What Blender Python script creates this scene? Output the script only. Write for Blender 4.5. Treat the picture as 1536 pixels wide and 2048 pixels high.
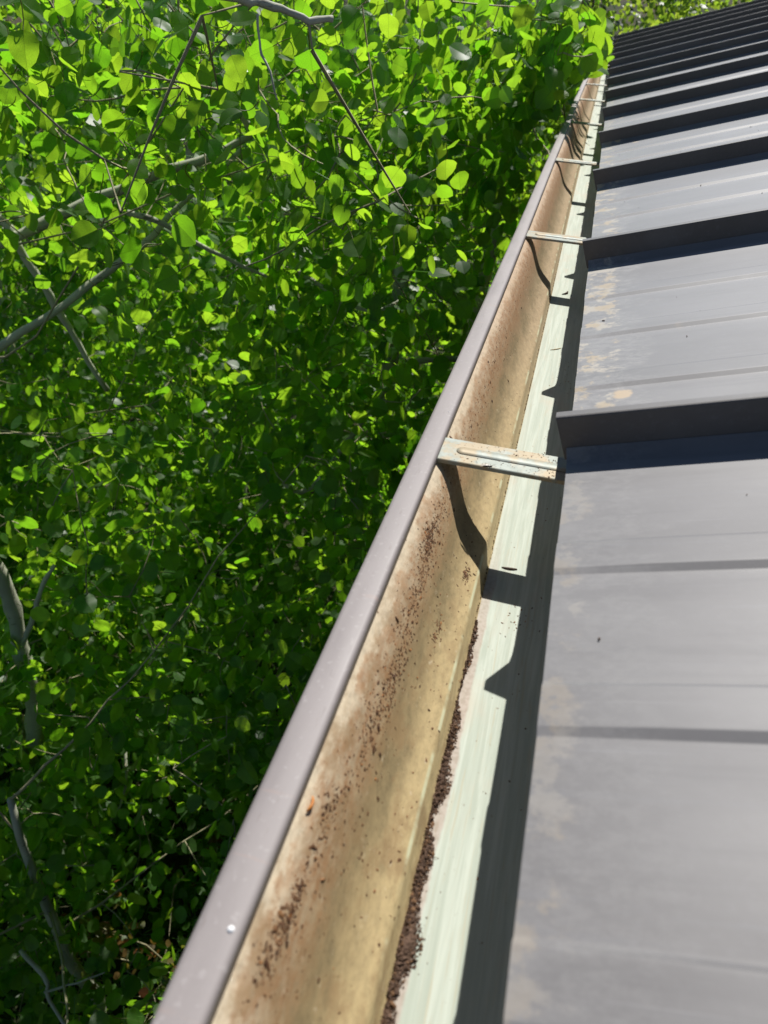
import bpy, math, random
import numpy as np
from mathutils import Matrix, Vector

for o in list(bpy.data.objects): bpy.data.objects.remove(o)
scene = bpy.context.scene
COL = scene.collection
R = math.radians

# ---------------------------------------------------------------- frame of the place
# x = away from the gutter towards the ridge, y = along the eave, z = up.  The eave edge of the
# sheet metal runs along x = 0 at height EAVE above the ground.
EAVE = 3.6
PITCH = 0.2939
CP, SP = math.cos(PITCH), math.sin(PITCH)
SPACING = 0.4064            # 16 inch panels
SEAM0 = -0.0148
N_BACK, N_FWD = 5, 13       # seams behind / ahead of seam 0

# ---------------------------------------------------------------- camera
F_PX = 1524.27              # focal length in pixels of a 2048 pixel tall picture
CAM = np.array([-0.0213, -0.4255, 0.2204 + EAVE])
W2C = np.array([[0.96712883, 0.24723801, 0.05945748],
                [-0.18764742, 0.53609706, 0.82303608],
                [0.17161082, -0.80713896, 0.5648685]])
cd = bpy.data.cameras.new('camera'); cam = bpy.data.objects.new('camera', cd); COL.objects.link(cam)
cd.sensor_fit = 'VERTICAL'; cd.sensor_height = 36.0; cd.lens = F_PX / 2048 * 36.0
cd.clip_start = 0.01; cd.clip_end = 400
m = Matrix(W2C.T.tolist()).to_4x4(); m.translation = Vector(CAM.tolist()); cam.matrix_world = m
cd.dof.use_dof = True; cd.dof.focus_distance = 0.72; cd.dof.aperture_fstop = cd.lens / 2.0
scene.camera = cam

# ---------------------------------------------------------------- sky, sun, exposure
SUN = np.array([0.085, 0.77, 1.0]); SUN /= np.linalg.norm(SUN)      # towards the sun
wd = bpy.data.worlds.new('World'); scene.world = wd; wd.use_nodes = True
nt = wd.node_tree; bg = nt.nodes['Background']
sky = nt.nodes.new('ShaderNodeTexSky'); sky.sky_type = 'NISHITA'; sky.sun_disc = False
sky.sun_elevation = math.asin(SUN[2]); sky.sun_rotation = math.atan2(SUN[0], SUN[1])
sky.altitude = 2000; sky.air_density = 1.0; sky.dust_density = 0.6
nt.links.new(sky.outputs[0], bg.inputs[0]); bg.inputs[1].default_value = 0.055
sl = bpy.data.lights.new('sun', 'SUN'); sl.energy = 4.6; sl.angle = R(0.5); sl.color = (1.0, 0.965, 0.91)
so = bpy.data.objects.new('sun', sl); COL.objects.link(so)
so.rotation_euler = Vector((-SUN).tolist()).to_track_quat('-Z', 'Y').to_euler(); so.location = (2, 12, 16)

scene.render.engine = 'CYCLES'
scene.cycles.use_denoising = True
scene.cycles.max_bounces = 10; scene.cycles.transmission_bounces = 6; scene.cycles.diffuse_bounces = 5
scene.view_settings.view_transform = 'Standard'; scene.view_settings.look = 'None'
scene.view_settings.exposure = 0.45; scene.view_settings.gamma = 1.0
scene.view_settings.use_curve_mapping = False

# ---------------------------------------------------------------- helpers
def ray(px, py):
    d = W2C.T @ np.array([(px - 768) / F_PX, (1024 - py) / F_PX, -1.0]); return d / np.linalg.norm(d)
def at(px, py, dist): return CAM + ray(px, py) * dist
def project(p):
    v = (np.asarray(p) - CAM) @ W2C.T; z = -v[..., 2]; zz = np.where(np.abs(z) < 1e-6, 1e-6, z)
    return 768 + F_PX * v[..., 0] / zz, 1024 - F_PX * v[..., 1] / zz, z

def tag(o, label=None, cat=None, group=None, kind=None):
    for k, v in (('label', label), ('category', cat), ('group', group), ('kind', kind)):
        if v: o[k] = v
    return o
def link(name, me, mat=None, parent=None, loc=None):
    o = bpy.data.objects.new(name, me); COL.objects.link(o)
    if mat is not None and me is not None and not me.materials:
        for mm in (mat if isinstance(mat, (list, tuple)) else [mat]): me.materials.append(mm)
    if parent: o.parent = parent
    if loc is not None: o.location = loc
    return o
def empty(name, loc=(0, 0, 0)):
    o = bpy.data.objects.new(name, None); COL.objects.link(o); o.location = loc; o.empty_display_size = .1; return o

class MB:
    """collects vertices and faces of one mesh"""
    def __init__(s): s.v = []; s.f = []; s.mi = []; s.uv = []
    def add(s, verts, faces, mi=0):
        o = len(s.v); s.v += [tuple(map(float, p)) for p in verts]
        for f in faces: s.f.append([i + o for i in f]); s.mi.append(mi)
    def box(s, x0, x1, y0, y1, z0, z1, mi=0):
        s.add([(x0,y0,z0),(x1,y0,z0),(x1,y1,z0),(x0,y1,z0),(x0,y0,z1),(x1,y0,z1),(x1,y1,z1),(x0,y1,z1)],
              [(3,2,1,0),(4,5,6,7),(0,1,5,4),(1,2,6,5),(2,3,7,6),(3,0,4,7)], mi)
    def tube(s, pts, rad, n=6, mi=0, cap=True):
        pts = np.asarray(pts, float); k = len(pts)
        rad = np.full(k, rad) if np.isscalar(rad) else np.asarray(rad, float)
        t = np.gradient(pts, axis=0); t /= np.linalg.norm(t, axis=1)[:, None] + 1e-12
        ref = np.array([0, 0, 1.0]) if abs(t[0][2]) < .9 else np.array([1.0, 0, 0])
        a = np.cross(t, ref); a /= np.linalg.norm(a, axis=1)[:, None] + 1e-12; b = np.cross(t, a)
        ang = np.arange(n) * 2 * math.pi / n
        ring = pts[:, None] + rad[:, None, None] * (a[:, None] * np.cos(ang)[None, :, None] + b[:, None] * np.sin(ang)[None, :, None])
        f = [(i*n+j, i*n+(j+1) % n, (i+1)*n+(j+1) % n, (i+1)*n+j) for i in range(k-1) for j in range(n)]
        if cap: f += [tuple(range(n))[::-1], tuple((k-1)*n + j for j in range(n))]
        s.add(ring.reshape(-1, 3), f, mi)
    def mesh(s, name, smooth=False):
        me = bpy.data.meshes.new(name); me.from_pydata(s.v, [], s.f)
        if any(s.mi): me.polygons.foreach_set('material_index', s.mi)
        if smooth: me.polygons.foreach_set('use_smooth', [True] * len(s.f))
        me.update(); return me
    def build(s, name, mat=None, parent=None, loc=None, smooth=False):
        return link(name, s.mesh(name, smooth), mat, parent, loc)

def fast_mesh(name, verts, quads, tris=None, smooth=True, attrs=None):
    """numpy mesh of quads (+ tris)"""
    me = bpy.data.meshes.new(name)
    nq = len(quads); ntr = 0 if tris is None else len(tris)
    loops = np.concatenate([quads.ravel()] + ([tris.ravel()] if ntr else [])).astype(np.int32)
    me.vertices.add(len(verts)); me.vertices.foreach_set('co', np.asarray(verts, np.float32).ravel())
    me.loops.add(len(loops)); me.loops.foreach_set('vertex_index', loops)
    me.polygons.add(nq + ntr)
    me.polygons.foreach_set('loop_start', np.concatenate([np.arange(nq) * 4, nq * 4 + np.arange(ntr) * 3]).astype(np.int32))
    me.polygons.foreach_set('use_smooth', np.full(nq + ntr, bool(smooth)))
    for k, a in (attrs or {}).items():
        at_ = me.attributes.new(k, 'FLOAT', 'POINT'); at_.data.foreach_set('value', np.asarray(a, np.float32))
    me.update(calc_edges=True); return me

# ---------------------------------------------------------------- material helpers
class NT:
    def __init__(s, name):
        s.m = bpy.data.materials.new(name); s.m.use_nodes = True; s.t = s.m.node_tree
        s.b = s.t.nodes['Principled BSDF']; s.out = s.t.nodes['Material Output']
    def n(s, kind, **kw):
        nd = s.t.nodes.new('ShaderNode' + kind)
        for k, v in kw.items():
            if k in nd.bl_rna.properties and k not in ('inputs', 'outputs'): setattr(nd, k, v)
        return nd
    def set(s, nd, key, val):
        if hasattr(val, 'is_output') or isinstance(val, bpy.types.NodeSocket): s.t.links.new(val, nd.inputs[key])
        elif isinstance(val, (tuple, list)) and len(val) == 3 and nd.inputs[key].type == 'RGBA': nd.inputs[key].default_value = (*val, 1)
        else: nd.inputs[key].default_value = val
    def coord(s, kind='Object'): return s.n('TexCoord').outputs[kind]
    def mapping(s, vec, scale=(1, 1, 1), loc=(0, 0, 0)):
        nd = s.n('Mapping'); s.set(nd, 'Vector', vec); nd.inputs['Scale'].default_value = scale; nd.inputs['Location'].default_value = loc
        return nd.outputs[0]
    def noise(s, vec, scale=5, detail=4, rough=.5, out='Fac', dist=0.0):
        nd = s.n('TexNoise'); s.set(nd, 'Vector', vec); nd.inputs['Scale'].default_value = scale
        nd.inputs['Detail'].default_value = detail; nd.inputs['Roughness'].default_value = rough; nd.inputs['Distortion'].default_value = dist
        return nd.outputs[out]
    def ramp(s, fac, stops, interp='LINEAR'):
        nd = s.n('ValToRGB'); s.set(nd, 'Fac', fac); cr = nd.color_ramp; cr.interpolation = interp
        while len(cr.elements) < len(stops): cr.elements.new(.5)
        for e, (p, c) in zip(cr.elements, stops):
            e.position = p; e.color = (c, c, c, 1) if np.isscalar(c) else (*c, 1)
        return nd.outputs[0]
    def math(s, op, a, b=0.0, clamp=False, c=None):
        nd = s.n('Math'); nd.operation = op; nd.use_clamp = clamp; s.set(nd, 0, a); s.set(nd, 1, b)
        if c is not None: s.set(nd, 2, c)
        return nd.outputs[0]
    def rng(s, v, a, b, c=0.0, d=1.0):
        nd = s.n('MapRange'); nd.interpolation_type = 'SMOOTHSTEP'; s.set(nd, 'Value', v)
        for k, q in zip(('From Min', 'From Max', 'To Min', 'To Max'), (a, b, c, d)): nd.inputs[k].default_value = q
        return nd.outputs[0]
    def mix(s, fac, a, b, mode='MIX'):
        nd = s.n('Mix'); nd.data_type = 'RGBA'; nd.blend_type = mode
        s.set(nd, 0, fac)
        for i, q in ((6, a), (7, b)):
            if isinstance(q, bpy.types.NodeSocket): s.t.links.new(q, nd.inputs[i])
            else: nd.inputs[i].default_value = (*q, 1)
        return nd.outputs[2]
    def sep(s, v):
        nd = s.n('SeparateXYZ'); s.set(nd, 0, v); return nd.outputs
    def comb(s, x, y, z):
        nd = s.n('CombineXYZ'); s.set(nd, 0, x); s.set(nd, 1, y); s.set(nd, 2, z); return nd.outputs[0]
    def attr(s, name, kind='GEOMETRY'):
        nd = s.n('Attribute'); nd.attribute_type = kind; nd.attribute_name = name; return nd.outputs['Fac']
    def bump(s, h, strength=.3, dist=.001):
        nd = s.n('Bump'); s.set(nd, 'Height', h); nd.inputs['Strength'].default_value = strength; nd.inputs['Distance'].default_value = dist
        s.t.links.new(nd.outputs[0], s.b.inputs['Normal']); return nd
    def base(s, col, rough=.6, metallic=0.0, spec=.5):
        s.set(s.b, 'Base Color', col); s.set(s.b, 'Roughness', rough); s.set(s.b, 'Metallic', metallic); s.set(s.b, 'Specular IOR Level', spec)
        return s.m

MAT = {}
def simple(name, col, rough=.6, metallic=0.0, var=.15, scale=60, spec=.5):
    t = NT(name); v = t.coord()
    n = t.noise(v, scale, 4); f = t.ramp(n, [(.3, 1 - var), (.7, 1 + var)])
    MAT[name] = t.base(t.mix(1.0, col, f, 'MULTIPLY'), rough, metallic, spec); return MAT[name]

# --- weathered brown roof paint.  Object coordinates: x,z up the slope, y across the panel
def roof_paint(name, stained, dark=(.126, .119, .119), light=(.166, .159, .159)):
    t = NT(name); v = t.coord(); x, y, z = t.sep(v)[0:3]
    off = t.n('ObjectInfo').outputs['Random']
    offv = t.comb(t.math('MULTIPLY', off, 37.0), t.math('MULTIPLY', off, 91.0), 0.0)
    va = t.n('VectorMath'); va.operation = 'ADD'; t.set(va, 0, v); t.set(va, 1, offv); vv = va.outputs[0]
    big = t.noise(t.mapping(vv, (1.0, 1.6, 1)), 7, 5, .6)
    fine = t.noise(t.mapping(vv, (1, 1, 1)), 260, 3, .6)
    col = t.mix(t.rng(big, .3, .72), dark, light)
    col = t.mix(t.math('MULTIPLY', t.rng(fine, .5, .75), .18), col, (.18, .175, .18))
    streak = t.noise(t.mapping(vv, (2.0, 60, 2.0)), 3.0, 4, .6)
    col = t.mix(t.math('MULTIPLY', t.rng(streak, .55, .75), .35), col, (.17, .17, .18))
    smudge = t.noise(t.mapping(vv, (3.0, 7.0, 3.0)), 3.0, 6, .62, dist=.6)
    scr = t.noise(t.mapping(vv, (5.0, 420, 5.0), (1, 3, 2)), 1.0, 3, .5, dist=.15); col = t.mix(t.math('MULTIPLY', t.rng(scr, .67, .72), .30), col, (.26, .255, .26))
    run = t.noise(t.mapping(vv, (1.2, 26, 1.2), (5, 1, 2)), 2.0, 5, .7); col = t.mix(t.math('MULTIPLY', t.rng(run, .50, .68), .30), col, (.085, .080, .082))
    rough = t.math('ADD', t.math('ADD', .54, t.math('MULTIPLY', big, .08)), t.math('MULTIPLY', t.rng(smudge, .38, .64), .07))
    if stained:
        amt = t.attr('stain', 'OBJECT')
        # a ragged chalk band along the eave edge, cream against the edge and greyer behind
        jag = t.noise(t.mapping(vv, (14, 30, 14)), 1.6, 5, .65)
        jag2 = t.noise(t.mapping(vv, (48, 80, 48)), 2.2, 8, .78)
        edge = t.math('SUBTRACT', t.math('MULTIPLY', jag, .085), x)
        whit = t.math('MULTIPLY', t.rng(edge, -.006, .012), t.rng(jag2, .40, .62))
        edge2 = t.math('SUBTRACT', t.math('MULTIPLY', jag2, t.math('ADD', .020, t.math('MULTIPLY', amt, .036))), x)
        cream = t.math('MULTIPLY', t.rng(edge2, -.002, .006), t.rng(t.noise(t.mapping(vv, (34, 40, 34)), 1.1, 5, .65), .50, .57))
        cream = t.math('MULTIPLY', cream, amt); whit = t.math('MULTIPLY', whit, t.math('ADD', .12, t.math('MULTIPLY', amt, .60)))
        col = t.mix(t.math('MULTIPLY', whit, .75, True), col, (.33, .32, .31))
        ctint = t.mix(t.rng(t.noise(vv, 45, 3), .45, .6), (.44, .395, .325), (.43, .34, .22))
        col = t.mix(t.math('MULTIPLY', cream, .92, True), col, ctint)
        # isolated ochre lichen spots
        vo = t.n('TexVoronoi'); t.set(vo, 'Vector', t.mapping(vv, (24, 20, 24))); vo.inputs['Scale'].default_value = 1.0
        few = t.rng(t.sep(vo.outputs['Color'])[0], .70, .72)
        spot = t.math('MULTIPLY', t.math('MULTIPLY', few, t.rng(t.math('ADD', vo.outputs['Distance'], t.math('MULTIPLY', jag2, .25)), .30, .24)), t.rng(x, .075, .05))
        col = t.mix(t.math('MULTIPLY', spot, .8), col, (.48, .35, .20))
        rough = t.math('ADD', rough, t.math('MULTIPLY', t.math('ADD', whit, cream, True), .3))
    t.bump(t.math('ADD', t.math('MULTIPLY', fine, .5), big), .12, .0006)
    t.set(t.b, 'Sheen Weight', .45); t.set(t.b, 'Sheen Roughness', .45); t.set(t.b, 'Sheen Tint', (.80, .88, 1.0, 1.0)); t.set(t.b, 'Coat Weight', .60); t.set(t.b, 'Coat Roughness', .52); t.set(t.b, 'Coat IOR', 1.4)
    MAT[name] = t.base(col, rough, 0, .40); return MAT[name]
roof_paint('roof_paint_eave', True); roof_paint('roof_paint', False)
roof_paint('seam_paint_shaded', False, (.072, .062, .056), (.092, .080, .072))  # less chalked roof paint, with the shade of the seam faces darkened into its colour

# --- brown painted gutter lip
t = NT('lip_paint'); v = t.coord()
big = t.noise(t.mapping(v, (20, 4, 20)), 2.5, 5, .6); fine = t.noise(v, 320, 2)
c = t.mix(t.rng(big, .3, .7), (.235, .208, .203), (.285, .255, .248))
c = t.mix(t.math('MULTIPLY', t.rng(fine, .60, .72), .35), c, (.40, .37, .36))
c = t.mix(t.math('MULTIPLY', t.rng(t.noise(t.mapping(v, (8, 60, 8)), 3, 4), .66, .74), .5), c, (.33, .25, .22))
t.bump(fine, .1, .0004); scr = t.noise(t.mapping(v, (60, 9, 60)), 6, 5, .7); c = t.mix(t.math('MULTIPLY', t.rng(scr, .60, .70), .35), c, (.15, .12, .11))
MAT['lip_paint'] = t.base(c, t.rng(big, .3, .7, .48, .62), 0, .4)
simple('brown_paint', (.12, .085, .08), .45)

# --- inside of the gutter: UV x = metres along, y = metres across the profile
def uvnode(t):
    nd = t.n('UVMap'); nd.uv_map = 'across'; return nd.outputs[0]
t = NT('stained_gutter_wall'); uv = uvnode(t); X, V = t.sep(uv)[0:2]
p3 = t.comb(X, V, 0.0)
wob = t.noise(t.mapping(p3, (9, 14, 1)), 2.2, 5, .62)
wob2 = t.noise(t.mapping(p3, (75, 130, 1)), 1.0, 8, .78)
vv = t.math('ADD', V, t.math('MULTIPLY', t.math('SUBTRACT', wob, .5), .030))
vv = t.math('ADD', vv, t.math('MULTIPLY', t.math('SUBTRACT', wob2, .5), .022))
mott = t.noise(t.mapping(p3, (140, 240, 1), (9, 2, 0)), 1.0, 7, .75)
base = t.ramp(t.math('MULTIPLY', V, 10.0), [(.05, (.58, .46, .33)), (.20, (.53, .39, .26)), (.36, (.38, .255, .150)), (.50, (.34, .235, .135)), (.62, (.36, .265, .155)), (.78, (.42, .315, .190)), (.93, (.42, .325, .195))])
cream = t.ramp(t.math('MULTIPLY', V, 10.0), [(.05, (.58, .50, .37)), (.22, (.56, .46, .32)), (.36, (.47, .35, .21)), (.50, (.38, .28, .145)), (.62, (.39, .295, .150)), (.78, (.49, .38, .20)), (.93, (.48, .38, .20))])
base = t.mix(t.rng(X, -.05, .5), cream, base)
# brown wash whose upper rim is a tide line
tide = t.rng(vv, .018, .024)
wash = t.math('MULTIPLY', tide, t.rng(vv, .060, .036))
c = t.mix(t.math('MULTIPLY', wash, t.rng(t.math('ADD', t.math('MULTIPLY', wob2, .5), t.math('MULTIPLY', mott, .5)), .42, .58, .10, .80)), base, (.27, .135, .055))
rim = t.math('MULTIPLY', t.rng(vv, .0165, .0195), t.rng(vv, .0245, .0205))
c = t.mix(t.math('MULTIPLY', rim, t.rng(t.noise(t.mapping(p3, (22, 22, 1)), 1.5, 4), .44, .62, 0, .50)), c, (.34, .17, .07))
# olive silt lying in the valley of the curve
silt = t.math('MULTIPLY', t.rng(vv, .040, .052), t.rng(vv, .074, .058))
c = t.mix(t.math('MULTIPLY', silt, t.rng(t.noise(t.mapping(p3, (16, 40, 1)), 1.3, 5, .6), .35, .65, .25, .85)), c, (.20, .155, .080))
c = t.mix(1.0, c, t.ramp(mott, [(.32, .74), (.50, 1.0), (.70, 1.16)]), 'MULTIPLY')
blot = t.math('MULTIPLY', t.rng(t.noise(t.mapping(p3, (34, 62, 1), (2, 5, 0)), 1.0, 7, .68), .47, .62), t.rng(X, .0, -.22, .15, .62))
c = t.mix(blot, c, (.27, .175, .085))
# fine speckle, stretched along the flow, denser in the wash
sp = t.noise(t.mapping(p3, (300, 560, 1)), 1.0, 4, .65)
spm = t.math('MULTIPLY', t.rng(sp, .60, .68), t.math('ADD', .22, t.math('MULTIPLY', wash, .7), True))
c = t.mix(spm, c, (.16, .075, .030))
sp2 = t.noise(t.mapping(p3, (160, 260, 1)), 1.0, 5, .75)
c = t.mix(t.math('MULTIPLY', t.rng(sp2, .60, .74), t.math('ADD', .12, t.math('MULTIPLY', wash, .75), True)), c, (.15, .075, .032))
lite = t.noise(t.mapping(p3, (120, 200, 1), (3, 7, 0)), 1.0, 4, .7)
c = t.mix(t.math('MULTIPLY', t.rng(lite, .60, .72), .45), c, (.66, .56, .40))
# bare green-cream paint worn along the arris above the riser
worn = t.math('MULTIPLY', t.rng(V, .0785, .0800), t.rng(V, .0822, .0810))
c = t.mix(t.math('MULTIPLY', worn, t.rng(t.noise(t.mapping(p3, (40, 5, 1)), 1.0, 4), .45, .60, 0, .8)), c, (.66, .68, .46))
t.bump(t.math('ADD', t.math('MULTIPLY', sp2, .6), sp), .25, .0006)
MAT['stained_gutter_wall'] = t.base(c, .62, 0, .35)

t = NT('pale_gutter_floor'); uv = uvnode(t); X, V = t.sep(uv)[0:2]; p3 = t.comb(X, V, 0.0)
brush = t.noise(t.mapping(p3, (9, 260, 1)), 1.0, 6, .7, dist=.7)
brush2 = t.noise(t.mapping(p3, (22, 700, 1), (4, 1, 0)), 1.0, 3, .6, dist=.8)
cl = t.noise(t.mapping(p3, (10, 30, 1)), 1.2, 4, .6)
c = t.mix(t.rng(brush, .35, .68), (.36, .40, .33), (.47, .51, .435))
c = t.mix(t.math('MULTIPLY', t.rng(brush2, .56, .68), .55), c, (.40, .37, .26))
c = t.mix(t.math('MULTIPLY', t.rng(cl, .52, .70), .45), c, (.47, .40, .31))
# pink-beige dry silt film beside the corner; its edge wanders
wob = t.noise(t.mapping(p3, (14, 10, 1)), 1.0, 5, .65)
vv = t.math('ADD', V, t.math('MULTIPLY', t.math('SUBTRACT', wob, .5), .010))
near = t.rng(X, .06, -.08, .1, .9)
film = t.math('MULTIPLY', t.rng(vv, .1020, .1002), near)
c = t.mix(t.math('MULTIPLY', film, .85), c, t.mix(t.rng(t.noise(p3, 300, 3), .4, .65), (.40, .32, .27), (.31, .235, .185)))
sp = t.noise(t.mapping(p3, (350, 500, 1)), 1.0, 3, .6)
c = t.mix(t.math('MULTIPLY', t.rng(sp, .68, .74), .6), c, (.16, .10, .06))
t.bump(t.math('ADD', brush2, brush), .15, .0004)
MAT['pale_gutter_floor'] = t.base(c, .62, 0, .2)

# --- galvanised hanger strap
t = NT('hanger_metal'); v = t.coord()
n1 = t.noise(v, 90, 5, .65); n2 = t.noise(v, 420, 3, .6); n3 = t.noise(v, 38, 4, .6)
c = t.mix(t.rng(n1, .35, .7), (.25, .28, .245), (.34, .37, .33))
c = t.mix(t.math('MULTIPLY', t.rng(n3, .44, .58), .8), c, (.38, .29, .17))
c = t.mix(t.math('MULTIPLY', t.rng(n2, .60, .68), t.rng(n3, .40, .6, .15, .9)), c, (.24, .14, .07))
t.bump(n2, .2, .0004); MAT['hanger_metal'] = t.base(c, .5, .1, .3)
simple('zinc', (.5, .5, .48), .3, .8)
simple('white_droplet', (.8, .8, .8), .15, 0, .05)

t = NT('soil_crumb'); v = t.coord(); n1 = t.noise(v, 240, 4, .7)
r = t.attr('tint')
c = t.mix(t.rng(n1, .3, .7), (.065, .040, .028), (.145, .092, .064))
c = t.mix(t.rng(r, .6, 1.0), c, (.17, .095, .05)); t.bump(n1, .6, .001); MAT['soil_crumb'] = t.base(c, .9, 0, .2)
t = NT('plant_bits'); r = t.attr('tint')
c = t.ramp(r, [(0, (.055, .024, .011)), (.45, (.13, .060, .026)), (.93, (.23, .115, .048)), (1.0, (.36, .14, .035))]); MAT['plant_bits'] = t.base(c, .7, 0, .3)
simple('straw', (.48, .38, .22), .6)
simple('dark_twig', (.07, .045, .03), .8)
simple('insect_shell', (.03, .025, .02), .3); simple('insect_wing', (.45, .40, .34), .35)

# --- bark
def bark(name, pale, dark, scale=1.0, lent=True):
    t = NT(name); v = t.coord()
    n1 = t.noise(t.mapping(v, (6*scale, 6*scale, 2*scale)), 2, 5, .6)
    n2 = t.noise(t.mapping(v, (18*scale, 18*scale, 60*scale)), 1.0, 4, .6)
    n3 = t.noise(v, 4 * scale, 3, .5)
    c = t.mix(t.rng(n1, .35, .7), pale, tuple(q * .72 for q in pale))
    if lent:
        c = t.mix(t.math('MULTIPLY', t.rng(n2, .62, .70), .7), c, dark)
        c = t.mix(t.rng(n3, .66, .72), c, dark)
    t.bump(n2, .3, .004); MAT[name] = t.base(c, .75, 0, .25)
bark('aspen_bark', (.46, .47, .36), (.06, .05, .035))
bark('twig_bark', (.36, .33, .20), (.10, .06, .03), 3, False)
bark('conifer_bark', (.13, .09, .06), (.03, .02, .015))

# --- leaves
def leaf_mat(name, individual, a=(.030, .088, .016), b=(.058, .128, .024), ta=(.24, .64, .016), tb=(.52, .82, .035), trans=.56):
    t = NT(name)
    r = t.n('ObjectInfo').outputs['Random'] if individual else t.attr('tint')
    uv = t.n('UVMap'); uv.uv_map = 'blade'
    base = t.mix(r, a, b); tr = t.mix(r, ta, tb)
    if individual:
        x, y = t.sep(uv.outputs[0])[0:2]
        ax = t.math('ABSOLUTE', x)
        rib = t.rng(ax, .035, .012)
        side = t.math('FRACT', t.math('SUBTRACT', t.math('MULTIPLY', y, 6.5), t.math('MULTIPLY', ax, 5.0)))
        side = t.math('MULTIPLY', t.rng(t.math('ABSOLUTE', t.math('SUBTRACT', side, .5)), .09, .03), .35)
        ven = t.math('MAXIMUM', rib, side)
        pet = t.rng(y, -.01, -.02)
        base = t.mix(t.math('MULTIPLY', ven, .5), base, (.13, .20, .05)); base = t.mix(pet, base, (.28, .27, .05))
        tr = t.mix(t.math('MULTIPLY', ven, .45), tr, (.10, .22, .01)); tr = t.mix(pet, tr, (.2, .2, .03))
    back = t.n('NewGeometry').outputs['Backfacing']
    base = t.mix(t.math('MULTIPLY', back, .6), base, (.11, .17, .085))
    n = t.noise(t.coord(), 35, 3, .6)
    base = t.mix(1.0, base, t.ramp(n, [(.3, .75), (.7, 1.2)]), 'MULTIPLY'); tr = t.mix(1.0, tr, t.ramp(n, [(.3, .80), (.7, 1.12)]), 'MULTIPLY')
    blem = t.rng(t.noise(t.coord('Object'), 2.6 if individual else 60, 4, .7), .70, .74)
    base = t.mix(t.math('MULTIPLY', blem, .6), base, (.12, .09, .03)); tr = t.mix(t.math('MULTIPLY', blem, .6), tr, (.12, .08, .02))
    t.base(base, .46 if individual else .42, 0, .34 if individual else .45)
    tl = t.n('BsdfTranslucent'); t.set(tl, 'Color', tr)
    ms = t.n('MixShader'); ms.inputs[0].default_value = trans
    t.t.links.new(t.b.outputs[0], ms.inputs[1]); t.t.links.new(tl.outputs[0], ms.inputs[2]); t.t.links.new(ms.outputs[0], t.out.inputs[0])
    MAT[name] = t.m
leaf_mat('aspen_leaf', True); leaf_mat('aspen_foliage', False)
leaf_mat('far_foliage', False, (.06, .12, .018), (.10, .16, .025), (.30, .52, .03), (.50, .64, .06))
leaf_mat('conifer_foliage', False, (.014, .034, .012), (.028, .055, .018), (.02, .06, .01), (.04, .09, .015), .2)
leaf_mat('red_foliage', False, (.16, .06, .025), (.10, .13, .03), (.40, .14, .04), (.34, .42, .04))
leaf_mat('ground_foliage', False, (.028, .075, .014), (.055, .12, .02), (.10, .34, .02), (.22, .46, .03))

t = NT('forest_floor'); v = t.coord()
n1 = t.noise(v, .9, 5, .6); n2 = t.noise(v, 22, 5, .7); n3 = t.noise(v, 70, 3, .6)
c = t.mix(t.rng(n2, .35, .65), (.040, .030, .018), (.095, .070, .042))
c = t.mix(t.math('MULTIPLY', t.rng(n3, .58, .68), .7), c, (.22, .17, .10))
c = t.mix(t.math('MULTIPLY', t.rng(n1, .35, .55), .75), c, (.022, .042, .012))
t.bump(n2, .8, .03); MAT['forest_floor'] = t.base(c, .95, 0, .2)
simple('timber', (.22, .15, .09), .75, 0, .3, 12); simple('siding', (.26, .19, .12), .7, 0, .25, 8)

# ================================================================ ground
def hill(x, y): return np.clip(np.maximum(y - 9.5, (-x - 9) * .8), 0, 70) * .20
gx = np.concatenate([np.linspace(-90, -9, 12), np.linspace(-8, 4, 40), np.linspace(5, 90, 12)])
gy = np.concatenate([np.linspace(-60, -4, 9), np.linspace(-3, 12, 44), np.linspace(13, 140, 14)])
GX, GY = np.meshgrid(gx, gy, indexing='ij')
GZ = .06 * np.sin(GX * 1.7) * np.cos(GY * 1.3) + .05 * np.sin(GX * 3.1 + GY * 2.3) - .03
GZ = np.where(GX > -.6, np.minimum(GZ, 0), GZ) + hill(GX, GY)
gv = np.stack([GX, GY, GZ], -1).reshape(-1, 3); ny = len(gy)
gi = np.arange(len(gx) - 1)[:, None] * ny + np.arange(ny - 1)[None]
gq = np.stack([gi, gi + ny, gi + ny + 1, gi + 1], -1).reshape(-1, 4)
ground = tag(link('ground', fast_mesh('ground', gv, gq), MAT['forest_floor']), kind='structure')

# ================================================================ the house: roof, fascia, wall
Y0 = SEAM0 - N_BACK * SPACING; Y1 = SEAM0 + N_FWD * SPACING + .004
SLOPE = 3.4
def camber(y): return .0021 * max(0.0, y - .8) ** 2       # the old roof kicks up a little towards its far end
def uen(u, n): return (u * CP - n * SP, u * SP + n * CP)
house = tag(empty('house', (1.5, 1.5, 0)), 'house with a brown standing seam metal roof beside the aspen trees', 'house')
inv = Matrix.Translation((-1.5, -1.5, 0))
def house_part(o, parent=None):
    o.parent = parent or house
    if parent is None: o.matrix_parent_inverse = inv
    return o
# deck under the sheets (mesh of the part "roof")
mb = MB()
d = []
for u, n in ((.02, -.004), (SLOPE, -.004), (SLOPE, -.022), (.02, -.022)):
    h, z = uen(u, n); d.append((h, z + EAVE))
mb.add([(h, Y0 + .01, z) for h, z in d] + [(h, Y1 - .01, z) for h, z in d], [(0,1,2,3), (7,6,5,4), (0,4,5,1), (1,5,6,2), (2,6,7,3), (3,7,4,0)])
rh, rz = uen(SLOPE, 0)
roof = house_part(mb.build('roof', MAT['timber']))
def roof_child(o):
    o.parent = roof; return o
roof.matrix_parent_inverse = inv

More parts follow.
